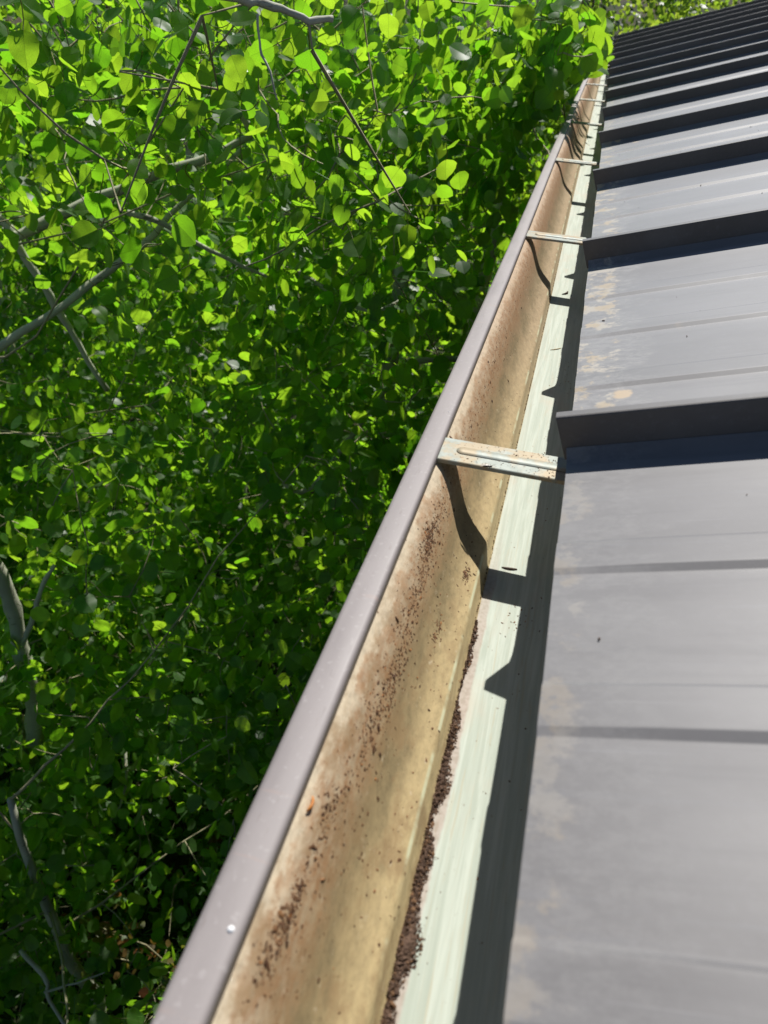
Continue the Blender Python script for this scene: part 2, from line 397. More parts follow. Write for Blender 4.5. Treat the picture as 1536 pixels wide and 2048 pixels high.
rngp = np.random.default_rng(5)
us = [0, .006, .014, .025, .04, .06, .09, .14, .22, .35, .5, .7, .95, 1.25, 1.6, 2.0, 2.5, 3.0, SLOPE]
RIBS = ((.224, .281), (.472, .530), (.710, .767))
def panel_mesh(k):
    es = [.0045, .012, .022, .04, .06]; hs_ = [.006, .0012, 0, 0, 0]
    for a, b in RIBS:
        a *= SPACING; b *= SPACING
        es += [a - .0036, a - .0024, a - .0016, a + .0012, a + .0020, a + .0032, (a + b) / 2, b - .0030, b - .0018, b - .0010, b + .0012, b + .0020, b + .0032]; hs_ += [0, 0, .06, .94, 1, 1, 1, 1, 1, .94, .06, 0, 0]
        if b < .7 * SPACING: es += [b + .025, b + .05]; hs_ += [0, 0]
    es += [.335, .36, .385, .3945, .4019]; hs_ += [0, 0, 0, .0008, .006]
    es = np.array(es); rib = np.array([h if h > .02 else 0 for h in hs_], float); lift = np.array([h if h < .02 else 0 for h in hs_], float)
    ph = rngp.uniform(0, 6.28, 8); am = rngp.uniform(.2, .8, 3) * .0004
    V = []
    for i, u in enumerate(us):
        g = min(1, max(0, u / .05)); g = .6 + .4 * g * g * (3 - 2 * g)
        can = am[0] * np.sin(u * 5.1 + ph[0]) * np.sin(es / SPACING * 9.4 + ph[1]) + am[1] * np.sin(u * 2.3 + ph[2] + es * 11) + am[2] * np.sin(u * 11 + ph[3]) * np.cos(es * 16 + ph[4])
        mask = np.clip(np.minimum(es, SPACING - es) / .03 - .3, 0, 1)
        n = rib * .0024 * g + lift + can * mask * min(1, .25 + u * 4)
        wob = .0009 * math.sin(1) if i else 0
        for e, q in zip(es, n):
            uu = u + (.0002 * math.sin(e * 40 + ph[5]) if u < .01 else 0)
            h, z = uen(uu, q); V.append((h, e, z + camber(SEAM0 + k * SPACING + e)))
    nu, ne = len(us), len(es)
    # folded drip hem along the eave
    for j in range(ne): V.append(V[j])
    for (u, n0) in ((.0012, -.0075), (.016, -.0085)):
        for e in es:
            h, z = uen(u, n0); V.append((h, e, z + camber(SEAM0 + k * SPACING + e)))
    q = []
    for i in range(nu - 1):
        for j in range(ne - 1): q.append((i*ne + j, (i+1)*ne + j, (i+1)*ne + j + 1, i*ne + j + 1))
    a, b, cc = nu * ne, (nu + 1) * ne, (nu + 2) * ne
    for j in range(ne - 1):
        q.append((b + j, a + j, a + j + 1, b + j + 1)); q.append((cc + j, b + j, b + j + 1, cc + j + 1))
    me = fast_mesh('roof_panel', np.array(V), np.array(q), smooth=True)
    return me
STAIN = {-1: .24, 0: .9, 1: .95, 2: .8, 3: .7}
for k in range(-N_BACK, N_FWD):
    o = link('roof_panel', panel_mesh(k), MAT['roof_paint_eave'], None, (0, SEAM0 + k * SPACING, EAVE))
    o['stain'] = STAIN.get(k, .6); roof_child(o)
# standing seams: a folded fin with rounded top, cut square over the eave
HS, HT = .0260, .0082
mb = MB()
prof = [(-HT/2, -.002), (-HT/2, HS - .0012), (-HT/2 + .0004, HS - .0004), (-HT/2 + .0012, HS),
        (HT/2 - .0012, HS), (HT/2 - .0004, HS - .0004), (HT/2, HS - .0012), (HT/2, -.002)]
us2 = [-.0022, .02, .3, 1, 2, SLOPE]; V = []
for i, u in enumerate(us2):
    for e, n in prof:
        uu = u - (.0016 * min(1, n / .006) if i == 0 else 0)
        h, z = uen(uu, n); V.append((h, e, z))
npf = len(prof); F = [(i*npf + j, (i+1)*npf + j, (i+1)*npf + j + 1, i*npf + j + 1) for i in range(len(us2) - 1) for j in range(npf - 1)]
F += [tuple(range(npf)), tuple((len(us2) - 1) * npf + j for j in range(npf))[::-1]]
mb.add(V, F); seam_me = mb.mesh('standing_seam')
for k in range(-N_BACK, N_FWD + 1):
    o = link('standing_seam', seam_me, MAT['seam_paint_shaded'], None, (0, SEAM0 + k * SPACING, EAVE + camber(SEAM0 + k * SPACING))); roof_child(o)
# ridge cap and the slope behind it
mb = MB()
yy0, yy1 = Y0 - .01, Y1 + .01
pts = [uen(SLOPE - .12, .034), (rh + .02, rz + .045), (rh + .16, rz + .0)]
mb.add([(h, y, z + EAVE) for y in (yy0, yy1) for h, z in pts] + [(h, y, z + EAVE - .004) for y in (yy0, yy1) for h, z in pts],
       [(0,3,4,1), (1,4,5,2), (6,7,10,9), (7,8,11,10), (0,1,7,6), (1,2,8,7), (3,9,10,4), (4,10,11,5), (0,6,9,3), (2,5,11,8)])
house_part(mb.build('ridge_cap', MAT['roof_paint']))
mb = MB(); b0 = (rh + .02, EAVE + rz); b1 = (2 * rh + .05, EAVE - .0)
mb.add([(b0[0], Y0, b0[1]), (b1[0], Y0, b1[1]), (b1[0], Y1, b1[1]), (b0[0], Y1, b0[1]), (b0[0], Y0, b0[1] - .02), (b1[0], Y0, b1[1] - .02), (b1[0], Y1, b1[1] - .02), (b0[0], Y1, b0[1] - .02)],
       [(0,1,2,3), (7,6,5,4), (0,4,5,1), (1,5,6,2), (2,6,7,3), (3,7,4,0)])
house_part(mb.build('rear_slope', MAT['roof_paint']))
mb = MB(); mb.box(.0395, .058, Y0 + .01, Y1 - .01, EAVE - .17, EAVE - .012); house_part(mb.build('fascia', MAT['brown_paint']))
mb = MB(); mb.box(.059, .42, Y0 + .012, Y1 - .012, EAVE - .168, EAVE - .150); house_part(mb.build('soffit', MAT['timber']))
mb = MB(); mb.box(.40, 2 * rh - .35, Y0 + .25, Y1 - .25, -.2, EAVE - .169); house_part(mb.build('wall', MAT['siding']))

# ================================================================ the gutter
GY0, GY1 = Y0 + .02, Y1 - .02
def drift(y):       # the trough is not dead straight: (dx, dz) at y
    return (.0010 * math.sin(1.7 * y + .6) + .0004 * math.sin(4.1 * y), .0007 * math.sin(1.1 * y + 1.0))
gutter = tag(empty('gutter', (-.05, GY0, EAVE - .11)), 'brown metal rain gutter with stained tan inside along the roof eave', 'gutter')
ginv = Matrix.Translation((.05, -GY0, -(EAVE - .11)))
def gpart(o, parent=None):
    o.parent = parent or gutter
    o.matrix_parent_inverse = ginv
    return o
ys = np.unique(np.concatenate([np.linspace(GY0, -.5, 8), np.linspace(-.5, 1.2, 70), np.linspace(1.2, GY1, 40)]))
PROF = [(-.0945, -.0345), (-.0880, -.0365), (-.0825, -.0395), (-.0770, -.0438), (-.0728, -.0486), (-.0692, -.0540), (-.0660, -.0600), (-.0630, -.0655), (-.0600, -.0710),
        (-.0565, -.0760), (-.0510, -.0815), (-.0455, -.0858), (-.0410, -.0893), (-.0396, -.0908), (-.0385, -.0940), (-.0362, -.1022), (-.0348, -.1040), (-.0200, -.1043), (0, -.1045), (.0200, -.1043), (.0345, -.1036), (.0368, -.1000), (.0370, -.0300)]
pv = [0.0]
for a, b in zip(PROF[:-1], PROF[1:]): pv.append(pv[-1] + math.hypot(b[0] - a[0], b[1] - a[1]))
def sweep(prof_, ylist, name, mats, mi=None, uvv=None, closed=False, smooth=True):
    V = []
    for y in ylist:
        dx, dz = drift(y)
        for x, z in prof_:
            w = 1.0 if x < .03 else 0.0
            V.append((x + dx * w, y, EAVE + z + dz))
    n = len(prof_); F = []; MI = []
    lim = n if closed else n - 1
    for i in range(len(ylist) - 1):
        for j in range(lim):
            j2 = (j + 1) % n
            F.append((i*n + j, i*n + j2, (i+1)*n + j2, (i+1)*n + j)); MI.append(mi[j] if mi else 0)
    if closed:
        F += [tuple(range(n))[::-1], tuple((len(ylist) - 1) * n + j for j in range(n))]; MI += [0, 0]
    me = bpy.data.meshes.new(name); me.from_pydata(V, [], F); me.polygons.foreach_set('material_index', MI)
    me.polygons.foreach_set('use_smooth', [smooth] * len(F))
    if uvv:
        ul = me.uv_layers.new(name='across'); co = np.empty((len(me.loops), 2), np.float32)
        vi = np.empty(len(me.loops), np.int32); me.loops.foreach_get('vertex_index', vi)
        co[:, 0] = np.array([ylist[i // n] for i in vi]); co[:, 1] = np.array([uvv[i % n] for i in vi]); ul.data.foreach_set('uv', co.ravel())
    for q in mats: me.materials.append(q)
    me.update(); return me
split = 16                   # profile index where the floor begins
gpart(link('front_wall', sweep(PROF[:split + 1], ys, 'front_wall', [MAT['stained_gutter_wall']], uvv=pv[:split + 1])))
gpart(link('trough_floor', sweep(PROF[split:], ys, 'trough_floor', [MAT['pale_gutter_floor']], uvv=pv[split:])))
shell = [(x - .0012 if x < .03 else x + .0008, z - .0012) for x, z in PROF]
gpart(link('outer_shell', sweep([(-.0972, -.034)] + shell, ys, 'outer_shell', [MAT['brown_paint']])))
# folded front lip: rounded outer edge, flat top, turned-down hem
LIP = [(-.0972, -.0440), (-.0975, -.0345), (-.0968, -.0329), (-.0950, -.0323), (-.0845, -.0321), (-.0828, -.0324), (-.0819, -.0332), (-.0816, -.0345), (-.0816, -.0400), (-.0823, -.0401), (-.0826, -.0350), (-.0940, -.0338), (-.0962, -.0350), (-.0963, -.0440)]
gpart(link('front_lip', sweep(LIP, ys, 'front_lip', [MAT['lip_paint']], closed=True)))
for yv, nm in ((GY0, 'end_cap'), (GY1, 'end_cap')):
    mb = MB(); pr = [(x, z) for x, z in PROF] + [(.0370, -.034)]
    mb.add([(x, yv + s, EAVE + z) for s in (0, .0012) for x, z in pr], [tuple(range(len(pr)))[::-1], tuple(len(pr) + j for j in range(len(pr)))] + [(j, (j+1) % len(pr), len(pr) + (j+1) % len(pr), len(pr) + j) for j in range(len(pr))])
    gpart(mb.build(nm, MAT['brown_paint']))
# hanger straps, 24 inches apart
HW, HZ, HE = .0309, -.0363, .0449
mb = MB()
x0, x1 = -.0835, .0360
prof = [(-HW/2, -.0030), (-HW/2, -.0004), (-HW/2 + .0006, 0), (HW/2 - .0006, 0), (HW/2, -.0004), (HW/2, -.0030), (HW/2 - .0009, -.0030), (HW/2 - .0012, -.0010), (-HW/2 + .0012, -.0010), (-HW/2 + .0009, -.0030)]
V = [(x, e, z) for x in (x0, x1) for e, z in prof]; n = len(prof)
mb.add(V, [(j, (j+1) % n, n + (j+1) % n, n + j) for j in range(n)] + [tuple(range(n))[::-1], tuple(n + j for j in range(n))]); strap_me = mb.mesh('hanger')
def capsule(xa, xb, r, hgt, n=8, y=0.0, z=0.0004):
    """long raised bead with round ends"""
    V = []; ring = []
    for s_, sc in ((1.0, 0.0), (.82, .6), (.5, .93), (.0, 1.0)):
        rr = r * s_ if s_ else 0
        pts = []
        for i in range(n + 1):
            a = math.pi / 2 + math.pi * i / n; pts.append((xa + rr * math.cos(a), y + rr * math.sin(a), z + hgt * sc))
        for i in range(n + 1):
            a = -math.pi / 2 + math.pi * i / n; pts.append((xb + rr * math.cos(a), y + rr * math.sin(a), z + hgt * sc))
        V += pts
    m_ = 2 * (n + 1); F = [(k*m_ + j, k*m_ + (j+1) % m_, (k+1)*m_ + (j+1) % m_, (k+1)*m_ + j) for k in range(3) for j in range(m_)]
    return V, F
mb = MB(); V, F = capsule(-.066, .030, .0046, .0010); mb.add(V, F); bead_me = mb.mesh('stiffening_bead', True)
mb = MB(); mb.tube([(.037, 0, -.006), (.037, 0, -.004), (.037, 0, -.0005)], [.003, .0045, .003], 6); screw_me = None
for k in range(-3, 9):
    yc = HE - HW / 2 + k * .6096
    if yc < GY0 + .05 or yc > GY1 - .05: continue
    dx, dz = drift(yc)
    h = link('hanger', strap_me, MAT['hanger_metal'], None, (0, yc, EAVE + HZ + dz)); gpart(h)
    b = link('stiffening_bead', bead_me, MAT['hanger_metal'], None, (0, 0, 0)); b.parent = h
# a bright dried water spot and small specks on the lip
def dome(r, hgt, n=10):
    mb = MB(); V = []
    for s_, zz in ((1, 0), (.85, .5), (.5, .87)):
        V += [(r * s_ * math.cos(2 * math.pi * i / n), r * s_ * math.sin(2 * math.pi * i / n), hgt * zz) for i in range(n)]
    V.append((0, 0, hgt)); F = [(k*n + i, k*n + (i+1) % n, (k+1)*n + (i+1) % n, (k+1)*n + i) for k in range(2) for i in range(n)] + [(2*n + i, 2*n + (i+1) % n, 3*n) for i in range(n)]
    mb.add(V, F); return mb.mesh('water_drop', True)
dm = dome(.0013, .0008); ds = dome(.0005, .0004)
def on_lip(px, py):
    d_ = ray(px, py); t_ = (EAVE - .0321 - CAM[2]) / d_[2]; return CAM + t_ * d_
p = on_lip(462, 1860); tag(link('water_drop', dm, MAT['white_droplet'], None, (p[0], p[1], EAVE - .0321 + drift(p[1])[1])), 'bright white round droplet near the close end of the gutter lip', 'droplet')
p = on_lip(897, 825); tag(link('water_drop', ds, MAT['white_droplet'], None, (p[0], p[1], EAVE - .0321 + drift(p[1])[1])), 'tiny white droplet on the gutter lip beyond the nearest hanger', 'droplet')

# ================================================================ dirt in the gutter (real crumbs, one mass each)
rng = np.random.default_rng(11)
ICO = np.array([(0,0,1),(.894,0,.447),(.276,.851,.447),(-.724,.526,.447),(-.724,-.526,.447),(.276,-.851,.447),(.724,.526,-.447),(-.276,.851,-.447),(-.894,0,-.447),(-.276,-.851,-.447),(.724,-.526,-.447),(0,0,-1)])
ICF = np.array([(0,1,2),(0,2,3),(0,3,4),(0,4,5),(0,5,1),(1,6,2),(2,7,3),(3,8,4),(4,9,5),(5,10,1),(6,7,2),(7,8,3),(8,9,4),(9,10,5),(10,6,1),(11,7,6),(11,8,7),(11,9,8),(11,10,9),(11,6,10)])
def rand_rot(n):
    q = rng.normal(size=(n, 4)); q /= np.linalg.norm(q, axis=1)[:, None]; w, x, y, z = q.T
    return np.stack([np.stack([1-2*(y*y+z*z), 2*(x*y-z*w), 2*(x*z+y*w)], -1), np.stack([2*(x*y+z*w), 1-2*(x*x+z*z), 2*(y*z-x*w)], -1), np.stack([2*(x*z-y*w), 2*(y*z+x*w), 1-2*(x*x+y*y)], -1)], 1)
def crumbs(pos, size, stretch, Rm=None):
    n = len(pos); Rm = rand_rot(n) if Rm is None else Rm
    v = ICO[None] * rng.uniform(.65, 1.25, (n, 12, 1)) * size[:, None, None] * stretch[:, None]
    v = np.einsum('nij,nkj->nki', Rm, v) + pos[:, None]
    f = ICF[None] + (np.arange(n) * 12)[:, None, None]
    return v.reshape(-1, 3), f.reshape(-1, 3)
pva = np.array(pv); PX = np.array([p_[0] for p_ in PROF]); PZ = np.array([p_[1] for p_ in PROF])
def on_prof(y, v):
    x = np.interp(v, pva, PX); z = np.interp(v, pva, PZ)
    e = 4e-4; tx = np.interp(v + e, pva, PX) - np.interp(v - e, pva, PX); tz = np.interp(v + e, pva, PZ) - np.interp(v - e, pva, PZ)
    L = np.hypot(tx, tz) + 1e-12; dd = np.array([drift(q) for q in y])
    return np.stack([x + dd[:, 0], y, EAVE + z + dd[:, 1]], -1), np.stack([-tz / L, np.zeros_like(tx), tx / L], -1) * np.sign(tx / L + 1e-9)[:, None]
# soil lying in the corner, thick near the camera, petering out along the eave
def soil_w(y): return np.interp(y, [-.6, -.36, -.29, -.25, -.20, -.165, -.150, -.135, -.125, -.110, -.095, -.085, -.06, 0, .3, .8], [.0080, .0076, .0068, .0056, .0050, .0048, .0036, .0042, .0009, .0012, .0036, .0034, .0009, .0006, .0004, .0003])
def soil_pts(n, thin):
    y = rng.uniform(-.62, .9 if thin else -.06, n)
    w = soil_w(y) * (1 + .35 * np.sin(y * 160) + .22 * np.sin(y * 71 + 1))
    t_ = rng.random(n) ** (1.0 if not thin else 1.6)
    base = .0935 if thin else .0945
    v = base + w * t_ * (1 if not thin else 1.8)
    hgt = (.0042 * np.clip(w / .0065, .1, 1.2)) * np.clip(1 - t_, 0, 1) * rng.random(n)
    p_, nn = on_prof(y, v); p_[:, 2] = EAVE - .1043 + np.where(v < .0960, (.0960 - v) * .8, 0) + hgt + .0004
    return p_, w
p1, w1 = soil_pts(11000, False); keep = rng.random(len(p1)) < np.clip(w1 / .0042, .06, 1); p1 = p1[keep]
p2, w2 = soil_pts(1500, True)
pos = np.concatenate([p1, p2]); n = len(pos); sz = np.exp(rng.normal(math.log(.00040), .42, n)).clip(.0002, .0016) * np.where(np.arange(n) < len(p1), 1.0, .6)
sz[rng.random(n) < .03] *= 1.8
st = rng.uniform(.6, 1.25, (n, 3)); V, F = crumbs(pos, sz, st)
yy = np.linspace(-.62, -.07, 420); ww = soil_w(yy) * (1 + .30 * np.sin(yy * 160) + .2 * np.sin(yy * 71 + 1)) * .9; ww = np.where(ww < .0025, .0002, ww); kk = np.linspace(0, 1, 7)
RV = np.stack([np.stack([-.0362 + ww * q_ + rng.normal(0, .0003, 420), yy, EAVE - .1040 + np.sin(math.pi * min(1, q_ * .8 + .2)) * .0034 * np.clip(ww / .0065, .0, 1.2) + rng.normal(0, .0004, 420) * (ww > .001) - .0006], -1) for q_ in kk], 1)
ri = np.arange(419)[:, None] * 7 + np.arange(6)[None]; RQ = np.stack([ri, ri + 1, ri + 8, ri + 7], -1).reshape(-1, 4)
me = fast_mesh('soil', np.concatenate([V, RV.reshape(-1, 3)]), RQ + len(V), F, smooth=False, attrs={'tint': np.concatenate([np.repeat(rng.random(n), 12), np.full(420 * 7, .3)])})
tag(link('soil', me, MAT['soil_crumb']), 'dark brown crumbly soil line in the gutter corner', 'soil', kind='stuff')
# needle-like bits and crumbs stuck to the curved front wall and the floor
P_, N_, S_ = [], [], []
def scatter(n, yc, ys_, vc, vs, lo, hi):
    y = rng.normal(yc, ys_, n); v = np.clip(rng.normal(vc, vs, n), .012, .162)
    a, b = on_prof(y, v); P_.append(a); N_.append(b); S_.append(rng.uniform(lo, hi, n))
for yc, sy, vc, sv, n in ((-.052, .022, .030, .0030, 130), (-.058, .010, .0285, .0028, 120), (-.105, .030, .036, .0040, 150), (-.166, .016, .041, .0035, 110), (-.200, .02, .036, .004, 90), (-.256, .012, .0285, .0020, 60),
                          (-.2895, .007, .0276, .0016, 70), (-.300, .007, .0262, .0020, 60), (-.312, .006, .024, .002, 30), (-.0416, .004, .071, .0016, 60), (-.105, .006, .062, .0015, 35), (-.2, .12, .045, .014, 420), (.1, .18, .035, .008, 360), (.3, .3, .033, .008, 240), (-.1, .2, .075, .006, 120),
                          (0, .35, .125, .012, 150), (-.05, .01, .118, .004, 14), (.33, .02, .129, .003, 10)):
    scatter(int(n * (1.9 if sy < .035 else .8)), yc, sy, vc, sv, .00016, .00068)
y = rng.uniform(-.34, 1.3, 240); v = rng.uniform(.02, .093, 240); a, b = on_prof(y, v); P_.append(a); N_.append(b); S_.append(rng.uniform(.0002, .0006, 240))
ng = 150; gx_ = -.075 + .075 * rng.random(ng) ** .55; gp = np.stack([gx_, HE - HW / 2 + rng.uniform(-.0145, .0145, ng), np.full(ng, EAVE + HZ + drift(.03)[1] + .0002)], -1); P_.append(gp); N_.append(np.tile([0, 0, 1.0], (ng, 1))); S_.append(rng.uniform(.00015, .0005, ng))
pos = np.concatenate(P_); nor = np.concatenate(N_); sz = np.concatenate(S_); n = len(pos); sz[rng.random(n) < .04] *= 2.0
tang = np.cross(nor, np.array([0, 1.0, 0])); ang = rng.normal(0, .7, n) + math.pi / 2
d1 = tang * np.cos(ang)[:, None] + np.array([0, 1.0, 0])[None] * np.sin(ang)[:, None]; d2 = np.cross(nor, d1)
V, F = crumbs(pos + nor * (sz * .15)[:, None], sz, np.stack([rng.uniform(.9, 2.0, n), rng.uniform(.5, 1.1, n), rng.uniform(.3, .5, n)], -1), np.stack([d1, d2, nor], -1))
me = fast_mesh('gutter_debris', V, np.zeros((0, 4), int), F, smooth=False, attrs={'tint': np.repeat(rng.random(n) ** 1.3, 12)})
tag(link('gutter_debris', me, MAT['plant_bits']), 'brown plant bits stuck to the curved gutter wall', 'debris', kind='stuff')
# small straws and twigs lying on the gutter floor and the strap
def floor_pt(px, py, zrel=-.1040):
    d_ = ray(px, py); t_ = (EAVE + zrel - CAM[2]) / d_[2]; return CAM + t_ * d_
def stick(name, a, b, r, mat, label, bend=.15):
    a, b = np.asarray(a), np.asarray(b); mid = (a + b) / 2 + np.array([0, 0, 1]) * np.linalg.norm(b - a) * bend * .3 + np.cross(b - a, [0, 0, 1]) * bend
    pts = [(1-t)**2*a + 2*t*(1-t)*mid + t*t*b for t in np.linspace(0, 1, 5)]
    mb = MB(); mb.tube(pts, [r * .6, r, r * 1.1, r, r * .5], 5); tag(mb.build(name, mat, None, None, True), label, name.replace('_', ' '))
up = np.array([0, 0, .0006])
stick('dry_straw', floor_pt(1100, 701) + up, floor_pt(1122, 697) + up, .0006, MAT['straw'], 'pale dry straw lying on the pale gutter floor beyond the nearest hanger')
stick('dead_twig', floor_pt(1003, 1136) + up, floor_pt(1034, 1140) + up, .0009, MAT['dark_twig'], 'short dark twig on the gutter floor just above the hanger shadow')
stick('dry_stalk', floor_pt(1124, 590) + up * 1.5, floor_pt(1134, 584) + up * 1.5, .0011, MAT['dark_twig'], 'small curled dark stalk on the gutter floor past the second hanger shadow', .4)
stick('orange_husk', *(on_prof(np.array([yy]), np.array([.0175]))[0][0] + np.array([.0006, 0, .0007]) for yy in (-.2585, -.2515)), .0006, NT('orange_husk').base((.50, .17, .02), .5), 'thin orange husk on the cream upper gutter wall', .3)
# specks on the roof sheets
n = 150; y = rng.uniform(-.33, 1.1, n); u = rng.uniform(.01, .5, n) ** 1.0; hh = u * CP; zz = u * SP
pos = np.stack([hh, y, EAVE + zz + .0006], -1); frac = ((y - SEAM0) / SPACING) % 1; ok = (frac > .06) & (frac < .94); pos = pos[ok]; n = len(pos)
V, F = crumbs(pos, rng.uniform(.00025, .0009, n) * np.where(pos[:, 1] < -.02, .7, 1), np.stack([rng.uniform(.8, 2, n), rng.uniform(.6, 1, n), rng.uniform(.5, .8, n)], -1))
tag(link('roof_specks', fast_mesh('roof_specks', V, np.zeros((0, 4), int), F, smooth=False, attrs={'tint': np.repeat(rng.random(n) * .5, 12)}), MAT['plant_bits']), 'tiny dark specks scattered on the metal roof sheets', 'debris', kind='stuff')
# insect resting on the nearest strap
q = floor_pt(975, 933, HZ + .0012)
ins = tag(empty('insect', (q[0], q[1], EAVE + HZ + .0004)), 'small dark insect with folded pale wings on the nearest gutter hanger', 'insect')
ins.rotation_euler = (0, 0, R(14))
mb = MB(); xs = np.array([-.0034, -.0030, -.0018, -.0004, .0008, .0016, .0022, .0028, .0031]); rs = np.array([.0001, .00055, .0008, .00075, .0006, .00075, .0005, .0006, .0002])
mb.tube(np.stack([xs, 0 * xs, .0011 + 0 * xs], -1), rs, 8); mb.build('body', MAT['insect_shell'], ins, None, True)
for s_ in (-1, 1):
    mb = MB(); mb.add([(.0014, s_*.0001, .0020), (-.001, s_*.0007, .0021), (-.0042, s_*.0009, .0016), (-.0044, s_*.0002, .0016), (-.001, 0, .0022)], [(0, 1, 2, 3, 4)]); mb.build('wing', MAT['insect_wing'], ins)
    mb = MB(); mb.tube([(.0029, s_*.0003, .0014), (.0042, s_*.0008, .0022), (.0056, s_*.0013, .0021)], .00009, 4); mb.build('antenna', MAT['insect_shell'], ins)
    for lx in (.0018, .0009, 0):
        mb = MB(); mb.tube([(lx, s_*.0004, .0010), (lx + (lx - .0009) * .4, s_*.0014, .0017), (lx + (lx - .0009) * 1.0, s_*.0023, 0)], .00011, 4); mb.build('leg', MAT['insect_shell'], ins)

# ================================================================ leaves
def leaf_template(hi):
    """blade from the petiole end (0,0) along +y, unit length; returns verts, quads, uv"""
    if hi:
        ts = [0, .03, .09, .18, .30, .43, .56, .68, .79, .88, .95, 1.0]
        ws = [0, .19, .335, .435, .485, .49, .46, .40, .31, .195, .08, 0]
    else:
        ts = [0, .07, .30, .58, .82, 1.0]; ws = [0, .30, .485, .46, .27, 0]
    V, Q = [], []
    cols = (0, .5, 1.0) if hi else (0, 1.0)
    for s_ in (1, -1):
        base = len(V); nc = len(cols)
        for i, (t_, w) in enumerate(zip(ts, ws)):
            for c_ in cols:
                x = s_ * w * c_; y = t_ - (.03 * c_ if i == 0 else 0)
                if hi and c_ == 1.0 and 0 < i < len(ts) - 1: x *= 1 + .022 * (-1) ** i
                z = .07 * abs(x) - .10 * (t_ - .35) ** 2 + .03 * math.sin(t_ * 7 + s_) * abs(x)
                V.append((x, y, z))
        for i in range(len(ts) - 1):
            for j in range(nc - 1):
                q = (base + i*nc + j, base + i*nc + j + 1, base + (i+1)*nc + j + 1, base + (i+1)*nc + j)
                Q.append(q if s_ > 0 else q[::-1])
    V = np.array(V); uv = np.stack([V[:, 0] * 2, V[:, 1]], -1)
    return V, np.array(Q), uv
LO = leaf_template(False); HI = leaf_template(True)
def petiole(n=3, L=.75, r=.012):
    """thin stalk from (0,-L) to the blade base, curved"""
    V, Q = [], []
    for i in range(n + 1):
        t_ = i / n; y = -L * (1 - t_); z = -.16 * math.sin(t_ * math.pi)
        V += [(-r, y, z), (r, y, z), (0, y, z + r * 1.6)]
    for i in range(n):
        a = i * 3
        for j in range(3): Q.append((a + j, a + (j+1) % 3, a + 3 + (j+1) % 3, a + 3 + j))
    return np.array(V), np.array(Q)
def hi_leaf_mesh(seed):
    r_ = np.random.default_rng(seed); V, Q, uv = HI; V = V.copy()
    V[:, 2] += r_.uniform(-.45, .35) * (V[:, 1] - .3) ** 2 + r_.uniform(-.35, .35) * V[:, 0] * V[:, 1] + r_.uniform(-.10, .25) * np.abs(V[:, 0]) - r_.uniform(.1, .5) * V[:, 0] ** 2 + .035 * np.sin(V[:, 1] * r_.uniform(7, 12) + np.sign(V[:, 0]) * 1.3 + r_.uniform(0, 6)) * np.abs(V[:, 0]) * 2
    V[:, 0] *= r_.uniform(.86, 1.02)
    PV, PQ = petiole(5, .8, .016)
    vv = np.concatenate([V, PV]); qq = np.concatenate([Q, PQ + len(V)]); u2 = np.concatenate([uv, np.stack([np.ones(len(PV)), np.full(len(PV), -.5)], -1)])
    me = fast_mesh('leaf', vv, qq, smooth=True)
    ul = me.uv_layers.new(name='blade'); vi = np.empty(len(me.loops), np.int32); me.loops.foreach_get('vertex_index', vi); ul.data.foreach_set('uv', u2[vi].astype(np.float32).ravel())
    return me
HI_MESHES = [hi_leaf_mesh(s_) for s_ in range(8)]
for q in HI_MESHES: q.materials.append(MAT['aspen_leaf'])
LV = np.concatenate([LO[0], petiole(1, .75, .016)[0]]); LQ = np.concatenate([LO[1], petiole(1, .75, .016)[1] + len(LO[0])])
LVB, LQB = LO[0], LO[1]          # blade only, for far leaves
def leaf_frames(tipdir, nor):
    y = tipdir / np.linalg.norm(tipdir, axis=1)[:, None]
    z = nor - (nor * y).sum(1)[:, None] * y; z /= np.linalg.norm(z, axis=1)[:, None] + 1e-9
    x = np.cross(y, z); return np.stack([x, y, z], -1)
def foliage_mesh(name, pos, Rm, size, tint, stalk=True):
    tv, tq = (LV, LQ) if stalk else (LVB, LQB)
    n = len(pos); k = len(tv)
    v = np.einsum('nij,kj->nki', Rm, tv) * size[:, None, None] + pos[:, None]
    f = tq[None] + (np.arange(n) * k)[:, None, None]
    me = fast_mesh(name, v.reshape(-1, 3), f.reshape(-1, 4), smooth=True, attrs={'tint': np.repeat(tint, k)})
    me.uv_layers.new(name='blade'); return me

# ---------------------------------------------------------------- the aspen grove beside the house
rng = np.random.default_rng(23)
def vnoise(p, scale, seed):
    """cheap smooth noise from sines"""
    r_ = np.random.default_rng(seed); out = np.zeros(len(p))
    for _ in range(7):
        k = r_.normal(size=3) * scale; out += np.sin(p @ k + r_.uniform(0, 6.28))
    return out / 2.65
CLEAR_LIMBS = [((-30, 482), (250, 388), (505, 270), 2.05), ((0, 690), (240, 560), (480, 300), 2.35), ((20, 450), (60, 520), (100, 585), 2.5), ((480, 8), (560, 22), (650, 52), 1.02), ((960, 500), (1100, 480), (600, 490), 2.2)]
def envelope(p):
    """leafy volume of the grove: starts a metre or so along the eave, tops out just above it and rises behind"""
    x, y, z = p[:, 0], p[:, 1], p[:, 2] - EAVE
    top = .20 + np.clip(y - 2.5, 0, 6) * .20 + .40 * vnoise(p, 1.6, 3)
    front = .72 - np.clip(-z - 1.0, 0, 2) * .35 + .25 * vnoise(p, 2.2, 4) + np.clip(-x - 1.6, 0, 3) * .05
    gap = -.24 - .10 * np.clip(-z, 0, 2) - np.clip(y - 3, 0, 3) * .0
    return (z < top) & (y > front) & (x < gap) & (p[:, 2] > .25)
